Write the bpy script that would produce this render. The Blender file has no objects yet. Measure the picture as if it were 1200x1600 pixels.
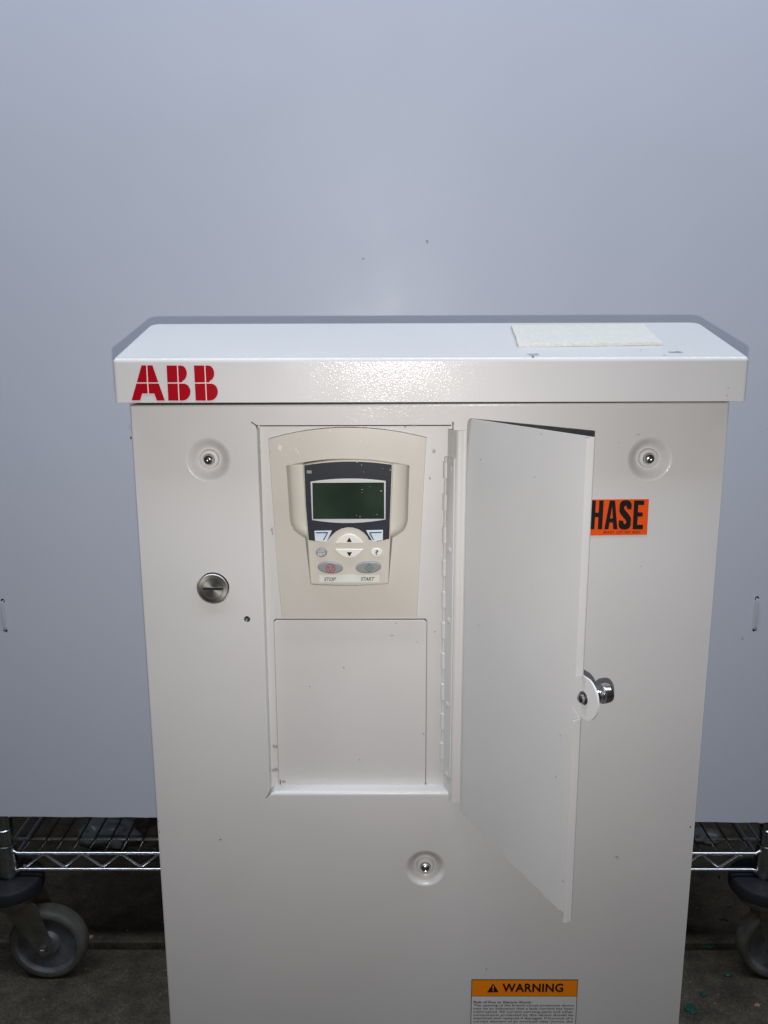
import bpy, bmesh, math, random
from mathutils import Vector, Matrix, noise
from mathutils.geometry import delaunay_2d_cdt
random.seed(7)
C = bpy.context.scene.collection
S = bpy.context.scene

# ------------------------------------------------------------------ camera
F_PX, PITCH, ROLL, YAW = 1400.0, 0.22161, -0.00308, -0.00597
CAM = Vector((-0.03143, -0.70347, 1.06))
H = CAM.z
_fw = Vector((math.sin(YAW)*math.cos(PITCH), math.cos(YAW)*math.cos(PITCH), -math.sin(PITCH)))
_rt = Vector((math.cos(YAW), -math.sin(YAW), 0))
_up = _rt.cross(_fw)
RT = math.cos(ROLL)*_rt + math.sin(ROLL)*_up
UP = -math.sin(ROLL)*_rt + math.cos(ROLL)*_up
FW = _fw
cam_d = bpy.data.cameras.new('camera')
cam = bpy.data.objects.new('camera', cam_d); C.objects.link(cam)
cam_d.sensor_fit = 'VERTICAL'; cam_d.sensor_height = 36.0
cam_d.lens = F_PX/1600*36.0
cam_d.clip_start = 0.02; cam_d.clip_end = 100
m = Matrix((RT, UP, -FW)).transposed().to_4x4(); m.translation = CAM
cam.matrix_world = m
S.camera = cam

# ------------------------------------------------------------------ light
w = bpy.data.worlds.new('World'); S.world = w; w.use_nodes = True
bg = w.node_tree.nodes['Background']
bg.inputs[0].default_value = (0.80, 0.90, 1.0, 1); bg.inputs[1].default_value = 0.03
def area(name, loc, target, power, col, sx, sy, shape='RECTANGLE', spread=180):
    l = bpy.data.lights.new(name, 'AREA'); l.energy = power; l.color = col
    l.shape = shape; l.size = sx
    if shape == 'RECTANGLE': l.size_y = sy
    l.spread = math.radians(spread)
    o = bpy.data.objects.new(name, l); C.objects.link(o); o.location = loc
    o.rotation_euler = (Vector(target)-Vector(loc)).to_track_quat('-Z', 'Y').to_euler()
    return o
# the phone's own flash, just below its lens
fl = CAM - UP*0.019 + RT*0.001 + FW*0.004
area('phone_flash', fl, fl+FW, 1.54, (1.0, 0.965, 0.945), 0.0035, 0.0035, 'DISK', 111)
# cool tube lamp under the ceiling, above the cabinet
area('ceiling_lamp', (0.10, -0.22, 2.36), (0.10, -0.22, 0), 39, (0.77, 0.865, 1.0), 3.4, 0.16)
S.view_settings.view_transform = 'Standard'
S.view_settings.look = 'None'
S.view_settings.exposure = 0.0
S.view_settings.gamma = 1.0
S.view_settings.use_curve_mapping = False

# ------------------------------------------------------------------ helpers
def ray(u, v): return FW + RT*((u-600)/F_PX) + UP*((800-v)/F_PX)
def P(u, v, y=0.0):
    d = ray(u, v); t = (y-CAM.y)/d.y
    return CAM + d*t
def PX(u, v, y=0.0):
    p = P(u, v, y); return (p.x, p.z)
def PZ(u, v, z=0.0):
    d = ray(u, v); t = (z-CAM.z)/d.z
    return CAM + d*t

def principled(name, col, rough=0.5, metal=0.0, **kw):
    mt = bpy.data.materials.new(name); mt.use_nodes = True
    b = mt.node_tree.nodes['Principled BSDF']
    b.inputs['Base Color'].default_value = (*col, 1)
    b.inputs['Roughness'].default_value = rough
    b.inputs['Metallic'].default_value = metal
    for k, v in kw.items(): b.inputs[k].default_value = v
    return mt
def nd(mt, t, **kw):
    n = mt.node_tree.nodes.new(t)
    for k, v in kw.items(): setattr(n, k, v)
    return n
def lk(mt, a, b): mt.node_tree.links.new(a, b)
def bump(mt, scale, strength, dist=0.001, detail=2.0, rough=0.5):
    b = mt.node_tree.nodes['Principled BSDF']
    tc = nd(mt, 'ShaderNodeTexCoord'); nz = nd(mt, 'ShaderNodeTexNoise'); bp = nd(mt, 'ShaderNodeBump')
    nz.inputs['Scale'].default_value = scale; nz.inputs['Detail'].default_value = detail
    nz.inputs['Roughness'].default_value = rough
    bp.inputs['Strength'].default_value = strength; bp.inputs['Distance'].default_value = dist
    lk(mt, tc.outputs['Object'], nz.inputs['Vector']); lk(mt, nz.outputs['Fac'], bp.inputs['Height'])
    lk(mt, bp.outputs['Normal'], b.inputs['Normal'])
    return tc, nz, bp
def mottle(mt, c1, c2, scale, lo=0.35, hi=0.65, detail=4.0):
    b = mt.node_tree.nodes['Principled BSDF']
    tc = nd(mt, 'ShaderNodeTexCoord'); nz = nd(mt, 'ShaderNodeTexNoise'); cr = nd(mt, 'ShaderNodeValToRGB')
    nz.inputs['Scale'].default_value = scale; nz.inputs['Detail'].default_value = detail
    cr.color_ramp.elements[0].position = lo; cr.color_ramp.elements[1].position = hi
    cr.color_ramp.elements[0].color = (*c1, 1); cr.color_ramp.elements[1].color = (*c2, 1)
    lk(mt, tc.outputs['Object'], nz.inputs['Vector']); lk(mt, nz.outputs['Fac'], cr.inputs['Fac'])
    lk(mt, cr.outputs['Color'], b.inputs['Base Color'])
    return cr
def rough_var(mt, scale, lo, hi):
    b = mt.node_tree.nodes['Principled BSDF']
    tc = nd(mt, 'ShaderNodeTexCoord'); nz = nd(mt, 'ShaderNodeTexNoise'); mr = nd(mt, 'ShaderNodeMapRange')
    nz.inputs['Scale'].default_value = scale; nz.inputs['Detail'].default_value = 5
    mr.inputs['From Min'].default_value = 0.3; mr.inputs['From Max'].default_value = 0.7
    mr.inputs['To Min'].default_value = lo; mr.inputs['To Max'].default_value = hi
    lk(mt, tc.outputs['Object'], nz.inputs['Vector']); lk(mt, nz.outputs['Fac'], mr.inputs['Value'])
    lk(mt, mr.outputs['Result'], b.inputs['Roughness'])

M = {}
M['paint'] = principled('cabinet_paint', (0.60, 0.588, 0.577), 0.45)
mottle(M['paint'], (0.586, 0.574, 0.564), (0.614, 0.601, 0.590), 9, 0.3, 0.7)
def sparkle(mt, weight, s1, st1, rough_c):
    # clear top coat with orange peel: tiny facets catch the flash
    b = mt.node_tree.nodes['Principled BSDF']
    b.inputs['Coat Weight'].default_value = weight; b.inputs['Coat Roughness'].default_value = rough_c
    tc = nd(mt, 'ShaderNodeTexCoord'); nz = nd(mt, 'ShaderNodeTexNoise'); bp = nd(mt, 'ShaderNodeBump'); vo = nd(mt, 'ShaderNodeTexVoronoi')
    nz.inputs['Scale'].default_value = s1; nz.inputs['Detail'].default_value = 1.5
    vo.inputs['Scale'].default_value = s1*0.55
    ad = nd(mt, 'ShaderNodeMath', operation='ADD')
    ml = nd(mt, 'ShaderNodeMath', operation='MULTIPLY'); ml.inputs[1].default_value = 0.5
    lk(mt, tc.outputs['Object'], nz.inputs['Vector']); lk(mt, tc.outputs['Object'], vo.inputs['Vector'])
    lk(mt, vo.outputs['Distance'], ml.inputs[0]); lk(mt, ml.outputs[0], ad.inputs[0]); lk(mt, nz.outputs['Fac'], ad.inputs[1])
    lk(mt, ad.outputs[0], bp.inputs['Height'])
    bp.inputs['Strength'].default_value = st1; bp.inputs['Distance'].default_value = 0.0004
    lk(mt, bp.outputs['Normal'], b.inputs['Coat Normal'])
bump(M['paint'], 900, 0.05, 0.0008, 1.0, 0.5)
sparkle(M['paint'], 0.25, 1000, 0.26, 0.13)
rough_var(M['paint'], 14, 0.38, 0.54)
M['door_paint'] = principled('door_paint', (0.60, 0.59, 0.575), 0.42)
mottle(M['door_paint'], (0.585, 0.576, 0.562), (0.612, 0.602, 0.588), 14, 0.3, 0.7)
bump(M['door_paint'], 700, 0.10, 0.001, 2.0)
M['beige'] = principled('beige_plastic', (0.48, 0.45, 0.385), 0.38)
mottle(M['beige'], (0.53, 0.505, 0.45), (0.56, 0.535, 0.48), 25, 0.3, 0.7)
bump(M['beige'], 2200, 0.10, 0.0004)
M['keybeige'] = principled('keypad_beige', (0.54, 0.51, 0.445), 0.36)
bump(M['keybeige'], 2500, 0.08, 0.0004)
M['board'] = principled('board_plastic', (0.60, 0.615, 0.675), 0.42)
mottle(M['board'], (0.592, 0.605, 0.668), (0.614, 0.627, 0.686), 2.2, 0.3, 0.7, 6)
rough_var(M['board'], 9, 0.37, 0.50)
M['board'].node_tree.nodes['Principled BSDF'].inputs['Anisotropic'].default_value = 0.6
M['board'].node_tree.nodes['Principled BSDF'].inputs['Anisotropic Rotation'].default_value = 0.25
_t = nd(M['board'], 'ShaderNodeTangent', direction_type='RADIAL', axis='Z')
lk(M['board'], _t.outputs[0], M['board'].node_tree.nodes['Principled BSDF'].inputs['Tangent'])
M['red'] = principled('logo_red', (0.36, 0.0015, 0.010), 0.3, **{'Specular IOR Level': 0.15})
M['pinkwhite'] = principled('logo_gap', (0.78, 0.70, 0.66), 0.4)
M['navy'] = principled('keypad_slate', (0.030, 0.033, 0.042), 0.35, **{'Specular IOR Level': 0.15})
M['silver'] = principled('silver_print', (0.46, 0.46, 0.47), 0.45, 0.25)
M['lcd'] = principled('lcd_glass', (0.024, 0.038, 0.027), 0.10)
mottle(M['lcd'], (0.017, 0.030, 0.021), (0.030, 0.046, 0.031), 28, 0.35, 0.7, 1)
M['white_btn'] = principled('white_button', (0.70, 0.68, 0.62), 0.35)
M['soft_btn'] = principled('soft_key', (0.60, 0.66, 0.71), 0.35)
M['grey_btn'] = principled('grey_button', (0.24, 0.245, 0.25), 0.35)
M['black'] = principled('black_print', (0.010, 0.010, 0.011), 0.45, **{'Specular IOR Level': 0.15})
M['blue'] = principled('blue_print', (0.008, 0.04, 0.14), 0.4)
M['redprint'] = principled('red_print', (0.36, 0.015, 0.035), 0.4)
M['green'] = principled('green_print', (0.004, 0.17, 0.11), 0.4)
M['greytext'] = principled('grey_print', (0.05, 0.05, 0.055), 0.5)
M['paletext'] = principled('pale_print', (0.60, 0.60, 0.60), 0.5)
M['strip'] = principled('pale_strip', (0.64, 0.65, 0.58), 0.4)
M['chrome'] = principled('chrome', (0.70, 0.69, 0.68), 0.22, 1.0)
M['dullchrome'] = principled('dull_chrome', (0.42, 0.42, 0.42), 0.24, 1.0)
rough_var(M['dullchrome'], 60, 0.16, 0.34)
M['wire'] = principled('rack_wire_chrome', (0.92, 0.92, 0.94), 0.28, 1.0)
M['deck'] = principled('shaded_deck_wire', (0.16, 0.16, 0.16), 0.4, 1.0)  # same chrome as the rails, with its dark reflections put into the colour
M['brushed'] = principled('brushed_steel', (0.36, 0.345, 0.32), 0.44, 1.0)
M['brushed'].node_tree.nodes['Principled BSDF'].inputs['Anisotropic'].default_value = 0.6
_t = nd(M['brushed'], 'ShaderNodeTangent', direction_type='RADIAL', axis='Y')
lk(M['brushed'], _t.outputs[0], M['brushed'].node_tree.nodes['Principled BSDF'].inputs['Tangent'])
M['dark'] = principled('dark_void', (0.012, 0.012, 0.012), 0.8)
M['orange'] = principled('orange_vinyl', (0.74, 0.085, 0.010), 0.38, **{'Specular IOR Level': 0.15})
M['warn'] = principled('warning_orange', (0.82, 0.215, 0.006), 0.42, **{'Specular IOR Level': 0.15})
M['paper'] = principled('label_white', (0.62, 0.61, 0.60), 0.5)
M['foam'] = principled('foam', (0.66, 0.64, 0.58), 0.75)
mottle(M['foam'], (0.63, 0.61, 0.545), (0.69, 0.67, 0.61), 300, 0.3, 0.7)
bump(M['foam'], 900, 0.7, 0.0015, 3)
M['scuff'] = principled('scuff_dark', (0.11, 0.10, 0.095), 0.6)
M['scuffg'] = principled('scuff_grey', (0.36, 0.353, 0.345), 0.6)
M['scuffw'] = principled('scuff_cream', (0.70, 0.67, 0.58), 0.5)
M['rust'] = principled('rust_chip', (0.06, 0.025, 0.015), 0.7)
M['nylon'] = principled('nylon_tie', (0.55, 0.56, 0.58), 0.35)
M['tyre'] = principled('grey_rubber', (0.21, 0.205, 0.19), 0.65)
mottle(M['tyre'], (0.045, 0.041, 0.034), (0.10, 0.095, 0.083), 30, 0.3, 0.7)
M['hub'] = principled('hub_plastic', (0.22, 0.225, 0.24), 0.5)
mottle(M['hub'], (0.06, 0.06, 0.062), (0.125, 0.127, 0.133), 40, 0.3, 0.7)
M['bumper'] = principled('bumper_rubber', (0.014, 0.014, 0.019), 0.55)
M['fork'] = principled('zinc_fork', (0.32, 0.31, 0.27), 0.42, 0.8)
mottle(M['fork'], (0.13, 0.125, 0.10), (0.24, 0.23, 0.20), 45, 0.3, 0.7)
M['bag'] = principled('thin_plastic', (0.15, 0.16, 0.165), 0.3)
M['greenflake'] = principled('green_flake', (0.006, 0.055, 0.035), 0.6)
M['darkflake'] = principled('dark_flake', (0.012, 0.014, 0.013), 0.6)
M['pinkflake'] = principled('pink_flake', (0.32, 0.17, 0.14), 0.7)

# concrete floor: brown grime over grey cement
mt = principled('concrete', (0.1, 0.09, 0.08), 0.75); M['floor'] = mt
b = mt.node_tree.nodes['Principled BSDF']
tc = nd(mt, 'ShaderNodeTexCoord')
n1 = nd(mt, 'ShaderNodeTexNoise'); n1.inputs['Scale'].default_value = 2.3; n1.inputs['Detail'].default_value = 8; n1.inputs['Roughness'].default_value = 0.65
n2 = nd(mt, 'ShaderNodeTexNoise'); n2.inputs['Scale'].default_value = 240; n2.inputs['Detail'].default_value = 3
n3 = nd(mt, 'ShaderNodeTexNoise'); n3.inputs['Scale'].default_value = 26; n3.inputs['Detail'].default_value = 6; n3.inputs['Roughness'].default_value = 0.7
cr = nd(mt, 'ShaderNodeValToRGB')
cr.color_ramp.elements[0].position = 0.34; cr.color_ramp.elements[0].color = (0.034, 0.026, 0.017, 1)
cr.color_ramp.elements[1].position = 0.66; cr.color_ramp.elements[1].color = (0.090, 0.079, 0.062, 1)
cr2 = nd(mt, 'ShaderNodeValToRGB')
cr2.color_ramp.elements[0].position = 0.36; cr2.color_ramp.elements[0].color = (0.55, 0.53, 0.50, 1)
cr2.color_ramp.elements[1].position = 0.68; cr2.color_ramp.elements[1].color = (1.5, 1.5, 1.5, 1)
mx = nd(mt, 'ShaderNodeMix', data_type='RGBA', blend_type='MULTIPLY'); mx.inputs[0].default_value = 1.0
cr3 = nd(mt, 'ShaderNodeValToRGB')
cr3.color_ramp.elements[0].position = 0.35; cr3.color_ramp.elements[0].color = (0.7, 0.7, 0.7, 1)
cr3.color_ramp.elements[1].position = 0.75; cr3.color_ramp.elements[1].color = (1.6, 1.58, 1.5, 1)
mx2 = nd(mt, 'ShaderNodeMix', data_type='RGBA', blend_type='MULTIPLY'); mx2.inputs[0].default_value = 1.0
for n in (n1, n2, n3): lk(mt, tc.outputs['Object'], n.inputs['Vector'])
lk(mt, n1.outputs['Fac'], cr.inputs['Fac']); lk(mt, n3.outputs['Fac'], cr2.inputs['Fac']); lk(mt, n2.outputs['Fac'], cr3.inputs['Fac'])
lk(mt, cr.outputs['Color'], mx.inputs[6]); lk(mt, cr2.outputs['Color'], mx.inputs[7])
lk(mt, mx.outputs[2], mx2.inputs[6]); lk(mt, cr3.outputs['Color'], mx2.inputs[7])
lk(mt, mx2.outputs[2], b.inputs['Base Color'])
bp = nd(mt, 'ShaderNodeBump'); bp.inputs['Strength'].default_value = 0.5; bp.inputs['Distance'].default_value = 0.002
lk(mt, n2.outputs['Fac'], bp.inputs['Height']); lk(mt, bp.outputs['Normal'], b.inputs['Normal'])

# ---- object makers
def thing(name, label, cat, loc=(0, 0, 0), group=None):
    o = bpy.data.objects.new(name, None); C.objects.link(o); o.location = loc
    o.empty_display_size = 0.05
    o['label'] = label; o['category'] = cat
    if group: o['group'] = group
    return o
def tag(o, label, cat, group=None):
    o['label'] = label; o['category'] = cat
    if group: o['group'] = group
    return o
def obj(name, bm, mat, parent=None, smooth=True, angle=40, wn=True, label=None, weld=True):
    if weld: bmesh.ops.remove_doubles(bm, verts=bm.verts, dist=1e-6)
    bmesh.ops.recalc_face_normals(bm, faces=bm.faces) if name not in FLAT else None
    me = bpy.data.meshes.new(name); bm.to_mesh(me); bm.free()
    return link(name, me, mat, parent, smooth, angle, wn, label)
def link(name, me, mat, parent=None, smooth=True, angle=40, wn=True, label=None):
    o = bpy.data.objects.new(name, me); C.objects.link(o)
    for mm in (mat if isinstance(mat, (list, tuple)) else [mat]):
        if len(me.materials) < (len(mat) if isinstance(mat, (list, tuple)) else 1): me.materials.append(M[mm])
    if smooth:
        me.shade_smooth(); me.set_sharp_from_angle(angle=math.radians(angle))
        if wn:
            k = o.modifiers.new('wn', 'WEIGHTED_NORMAL'); k.keep_sharp = True; k.weight = 80
    if parent is not None:
        o.parent = parent
        o.matrix_parent_inverse = Matrix.Translation(abs_loc(parent)).inverted()
    if label: o['label'] = label
    return o
def abs_loc(o):
    v = Vector((0, 0, 0))
    if o.type == 'EMPTY': return Vector(o.location)
    return v
FLAT = set()

def signed_area(p):
    return 0.5*sum(p[i][0]*p[(i+1) % len(p)][1]-p[(i+1) % len(p)][0]*p[i][1] for i in range(len(p)))
def ccw(p): return list(p) if signed_area(p) > 0 else list(reversed(p))
def inset(p, d):
    p = ccw(p); n = len(p); out = []
    for i in range(n):
        a, c, e = Vector(p[i-1]), Vector(p[i]), Vector(p[(i+1) % n])
        d1 = (c-a); d2 = (e-c)
        if d1.length < 1e-9 or d2.length < 1e-9: out.append(tuple(c)); continue
        d1.normalize(); d2.normalize()
        n1 = Vector((-d1.y, d1.x)); n2 = Vector((-d2.y, d2.x))
        k = n1+n2
        L = k.length
        if L < 0.3: k = n1
        else: k = k/L; k = k/max(0.35, k.dot(n1))
        out.append((c.x+k.x*d, c.y+k.y*d))
    return out
def rounded(p, rad, n=5):
    """round the corners of a polygon; rad a number or a list"""
    out = []; N = len(p)
    for i in range(N):
        r = rad[i] if isinstance(rad, (list, tuple)) else rad
        a, c, e = Vector(p[i-1]), Vector(p[i]), Vector(p[(i+1) % N])
        if r <= 0: out.append(tuple(c)); continue
        u = (a-c); v = (e-c); r2 = min(r, u.length*0.45, v.length*0.45); u.normalize(); v.normalize()
        A = c+u*r2; B = c+v*r2
        for k in range(n+1):
            t = k/n
            q = A*(1-t)**2 + c*2*t*(1-t) + B*t*t
            out.append((q.x, q.y))
    return out
def bridge(bm, r1, r2):
    n = len(r1)
    for i in range(n):
        j = (i+1) % n
        try: bm.faces.new((r1[i], r1[j], r2[j], r2[i]))
        except ValueError: pass
def ring(bm, pts, y): return [bm.verts.new((a, y, c)) for a, c in pts]
def slab(outline, y_back, y_front, bev=0.0006, steps=3, bm=None, back=True):
    """outline in (x, z); front faces the camera (smaller y)"""
    bm = bm or bmesh.new()
    o = ccw(outline)
    rs = []
    if back: rs.append(ring(bm, o, y_back)); bm.faces.new(rs[0])
    else: rs.append(ring(bm, o, y_back))
    if bev > 0:
        for k in range(steps+1):
            t = math.pi/2*k/steps
            rs.append(ring(bm, inset(o, bev*(1-math.cos(t))) if k else o, y_front+bev*(1-math.sin(t))))
    else: rs.append(ring(bm, o, y_front))
    for a, c in zip(rs, rs[1:]): bridge(bm, a, c)
    bm.faces.new(list(reversed(rs[-1])))
    return bm
def pxs(pts, y): return [PX(u, v, y) for u, v in pts]
def flat(pts, y, bm=None):
    bm = bm or bmesh.new(); p = ccw(pts)
    bm.faces.new([bm.verts.new((a, y, c)) for a, c in p]); return bm
def ellipse(cx, cy, rx, ry, n=40, rot=0):
    out = []
    for i in range(n):
        t = 2*math.pi*i/n; x = rx*math.cos(t); y = ry*math.sin(t)
        out.append((cx+x*math.cos(rot)-y*math.sin(rot), cy+x*math.sin(rot)+y*math.cos(rot)))
    return out
def arc_pts(a, mid, b, n=12):
    """quadratic through a, mid (at t=.5), b"""
    a, mid, b = Vector(a), Vector(mid), Vector(b); c = mid*2-(a+b)/2
    return [tuple(a*(1-t)**2+c*2*t*(1-t)+b*t*t) for t in [k/n for k in range(n+1)]]
def in_poly(x, y, p):
    r = False; n = len(p)
    for i in range(n):
        x1, y1 = p[i]; x2, y2 = p[(i+1) % n]
        if (y1 > y) != (y2 > y) and x < (x2-x1)*(y-y1)/(y2-y1)+x1: r = not r
    return r
def plate_with_holes(bm, outer, holes, y):
    """flat sheet at depth y with holes cut out"""
    vs = []; es = []
    for lp in [outer]+holes:
        s = len(vs); vs += [Vector(p) for p in lp]
        es += [(s+i, s+(i+1) % len(lp)) for i in range(len(lp))]
    V, _, Fc, *_r = delaunay_2d_cdt(vs, es, [], 0, 1e-7)
    bv = [bm.verts.new((v.x, y, v.y)) for v in V]
    for f in Fc:
        cx = sum(V[i].x for i in f)/len(f); cy = sum(V[i].y for i in f)/len(f)
        if not in_poly(cx, cy, outer) or any(in_poly(cx, cy, h) for h in holes): continue
        bm.faces.new([bv[i] for i in f])
def lathe(bm, prof, center, axis='y', n=32, cap=True):
    """prof: list of (radius, offset along axis)"""
    cx, cy, cz = center; rs = []
    for r, h in prof:
        if r < 1e-7:
            p = {'y': (cx, cy+h, cz), 'z': (cx, cy, cz+h), 'x': (cx+h, cy, cz)}[axis]
            rs.append([bm.verts.new(p)]); continue
        lp = []
        for i in range(n):
            t = 2*math.pi*i/n; a, c = r*math.cos(t), r*math.sin(t)
            p = {'y': (cx+a, cy+h, cz+c), 'z': (cx+a, cy+c, cz+h), 'x': (cx+h, cy+a, cz+c)}[axis]
            lp.append(bm.verts.new(p))
        rs.append(lp)
    for a, c in zip(rs, rs[1:]):
        if len(a) == 1 and len(c) == 1: continue
        if len(a) == 1:
            for i in range(n): bm.faces.new((a[0], c[i], c[(i+1) % n]))
        elif len(c) == 1:
            for i in range(n): bm.faces.new((a[i], a[(i+1) % n], c[0]))
        else: bridge(bm, a, c)
    return bm
def tube(bm, pts, r, n=8, closed=False):
    pts = [Vector(p) for p in pts]; rs = []
    N = len(pts)
    for i, p in enumerate(pts):
        a = pts[max(i-1, 0)]; c = pts[min(i+1, N-1)]
        t = (c-a).normalized()
        ref = Vector((0, 0, 1)) if abs(t.z) < 0.9 else Vector((0, 1, 0))
        u = t.cross(ref).normalized(); v = t.cross(u)
        rs.append([bm.verts.new(p+u*r*math.cos(2*math.pi*k/n)+v*r*math.sin(2*math.pi*k/n)) for k in range(n)])
    for a, c in zip(rs, rs[1:]): bridge(bm, a, c)
    bm.faces.new(rs[0]); bm.faces.new(list(reversed(rs[-1])))
    return bm
def box(bm, x0, x1, y0, y1, z0, z1):
    v = [bm.verts.new(p) for p in ((x0, y0, z0), (x1, y0, z0), (x1, y1, z0), (x0, y1, z0), (x0, y0, z1), (x1, y0, z1), (x1, y1, z1), (x0, y1, z1))]
    for f in ((0, 3, 2, 1), (4, 5, 6, 7), (0, 1, 5, 4), (1, 2, 6, 5), (2, 3, 7, 6), (3, 0, 4, 7)): bm.faces.new([v[i] for i in f])
    return bm

def text_mesh(s, bold=0.0, shear=0.0, spacing=1.0):
    cu = bpy.data.curves.new('t', 'FONT'); cu.body = s; cu.offset = bold; cu.shear = shear
    cu.space_character = spacing; cu.align_x = 'LEFT'; cu.resolution_u = 4
    o = bpy.data.objects.new('t', cu); C.objects.link(o)
    dg = bpy.context.evaluated_depsgraph_get()
    me = bpy.data.meshes.new_from_object(o.evaluated_get(dg))
    bpy.data.objects.remove(o); bpy.data.curves.remove(cu)
    return me
def text_quad(name, s, x0, x1, z0, z1, y, mat, parent, bold=0.0, shear=0.0, spacing=1.0, tilt=0.0):
    """lettering stretched into a rectangle on a plane facing the camera"""
    me = text_mesh(s, bold, shear, spacing)
    xs = [v.co.x for v in me.vertices]; ys = [v.co.y for v in me.vertices]
    a, b_, c, d = min(xs), max(xs), min(ys), max(ys)
    for v in me.vertices:
        X = x0+(v.co.x-a)/(b_-a)*(x1-x0); Z = z0+(v.co.y-c)/(d-c)*(z1-z0)
        v.co = (X, y, Z+tilt*(X-x0))
    me.materials.clear()
    return link(name, me, mat, parent, smooth=False)
def text_px(name, s, u0, v0, u1, v1, y, mat, parent, **kw):
    """u0,v0 lower left pixel, u1,v1 upper right pixel"""
    a = PX(u0, v0, y); c = PX(u1, v1, y)
    return text_quad(name, s, a[0], c[0], a[1], c[1], y, mat, parent, **kw)
def blot(name, u, v, ru, rv, y, mat, parent, seed=0, rot=0.0):
    rnd = random.Random(seed)
    pts = []
    for i in range(11):
        t = 2*math.pi*i/11; k = 0.55+0.6*rnd.random()
        a, c = ru*k*math.cos(t), rv*k*math.sin(t)
        pts.append((u+a*math.cos(rot)-c*math.sin(rot), v+a*math.sin(rot)+c*math.cos(rot)))
    return obj(name, flat(pxs(pts, y), y), mat, parent, smooth=False)

# ------------------------------------------------------------------ floor
bm = bmesh.new()
yj = PZ(200, 1476, 0).y; g = 0.008
for (ya, za), (yb, zb) in (((-3.0, 0), (yj-g-0.004, 0)), ((yj-g-0.004, 0), (yj-g, -0.004)), ((yj-g, -0.004), (yj-g+0.002, -0.014)), ((yj-g+0.002, -0.014), (yj+g-0.002, -0.014)), ((yj+g-0.002, -0.014), (yj+g, -0.003)), ((yj+g, -0.003), (yj+g+0.004, 0)), ((yj+g+0.004, 0), (5.0, 0))):
    bm.faces.new([bm.verts.new(p) for p in ((-4, ya, za), (4, ya, za), (4, yb, zb), (-4, yb, zb))])
o = obj('floor', bm, 'floor', None, smooth=False); o['kind'] = 'structure'
if o.data.polygons[0].normal.z < 0: o.data.flip_normals()

# ------------------------------------------------------------------ backdrop board
YB = 0.545                       # front face of the board
X0B, X1B = -0.668, 0.592
bl = P(0, 1275.5, YB); br = P(1200, 1285.5, YB)
zb0 = bl.z+(X0B-bl.x)*(br.z-bl.z)/(br.x-bl.x); zb1 = bl.z+(X1B-bl.x)*(br.z-bl.z)/(br.x-bl.x)
bd = thing('backdrop_board', 'large pale grey plastic board standing behind the cabinet, tied to the wire rack', 'board', (0, YB, zb0))
rnd = random.Random(3)
out = [(X0B, 2.30), (X0B, zb0)]
nb = 60
for i in range(1, nb):
    x = X0B+(X1B-X0B)*i/nb; z = zb0+(zb1-zb0)*i/nb
    out.append((x, z+rnd.uniform(-0.0005, 0.0005)))
out += [(X1B, zb1), (X1B, 2.30)]
tie_px = [(4, 939, 8.5, 985), (1183, 935, 1179, 984)]
holes = []
for a, b_, c, d in tie_px:
    for (u, v) in ((a, b_), (c, d)):
        cx, cz = PX(u, v, YB); holes.append(ellipse(cx, cz, 0.0032, 0.0035, 14))
bm = bmesh.new()
TB = 0.003
plate_with_holes(bm, out, holes, YB); plate_with_holes(bm, out, holes, YB+TB)
for lp in [out]+holes: bridge(bm, ring(bm, lp, YB), ring(bm, lp, YB+TB))
obj('sheet', bm, 'board', bd, smooth=False)
for u, v, a, b_, s in ((667.5, 377, 2.2, 3.2, 1), (567, 404, 1.8, 1.6, 2), (1160, 998, 1.3, 1.6, 5), (1190, 674, 1.2, 0.9, 7)):
    blot('scuff_mark', u, v, a, b_, YB-0.0003, 'scuffg', bd, s)
blot('red_mark', 1097.5, 1109, 2.2, 7, YB-0.0003, 'rust', bd, 9)
for u, w_ in ((14, 12), (42, 9), (110, 18), (228, 10), (1190, 14), (60, 5), (170, 4)):   # pale chips along the cut edge
    v = 1275.5+u*10/1200
    blot('edge_chip', u, v-0.6, w_*0.5, 1.3, YB-0.0004, 'nylon', bd, u)
for i, (a, b_, c, d) in enumerate(tie_px):
    p = P(a, b_, YB); q = P(c, d, YB)
    bm = bmesh.new()
    pts = [(p.x, YB+0.006, p.z), (p.x, YB-0.0002, p.z-0.001)]
    for k in range(9):
        t = k/8; pts.append((p.x+(q.x-p.x)*t, YB-0.0012-0.0012*math.sin(math.pi*t), p.z-0.002+(q.z-p.z+0.004)*t))
    pts += [(q.x, YB-0.0002, q.z+0.001), (q.x, YB+0.006, q.z)]
    tube(bm, pts, 0.0013, 6)
    o = obj('cable_tie', bm, 'nylon'); tag(o, 'thin pale cable tie through two small holes in the board', 'cable tie', 'cable ties holding the board')

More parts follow.
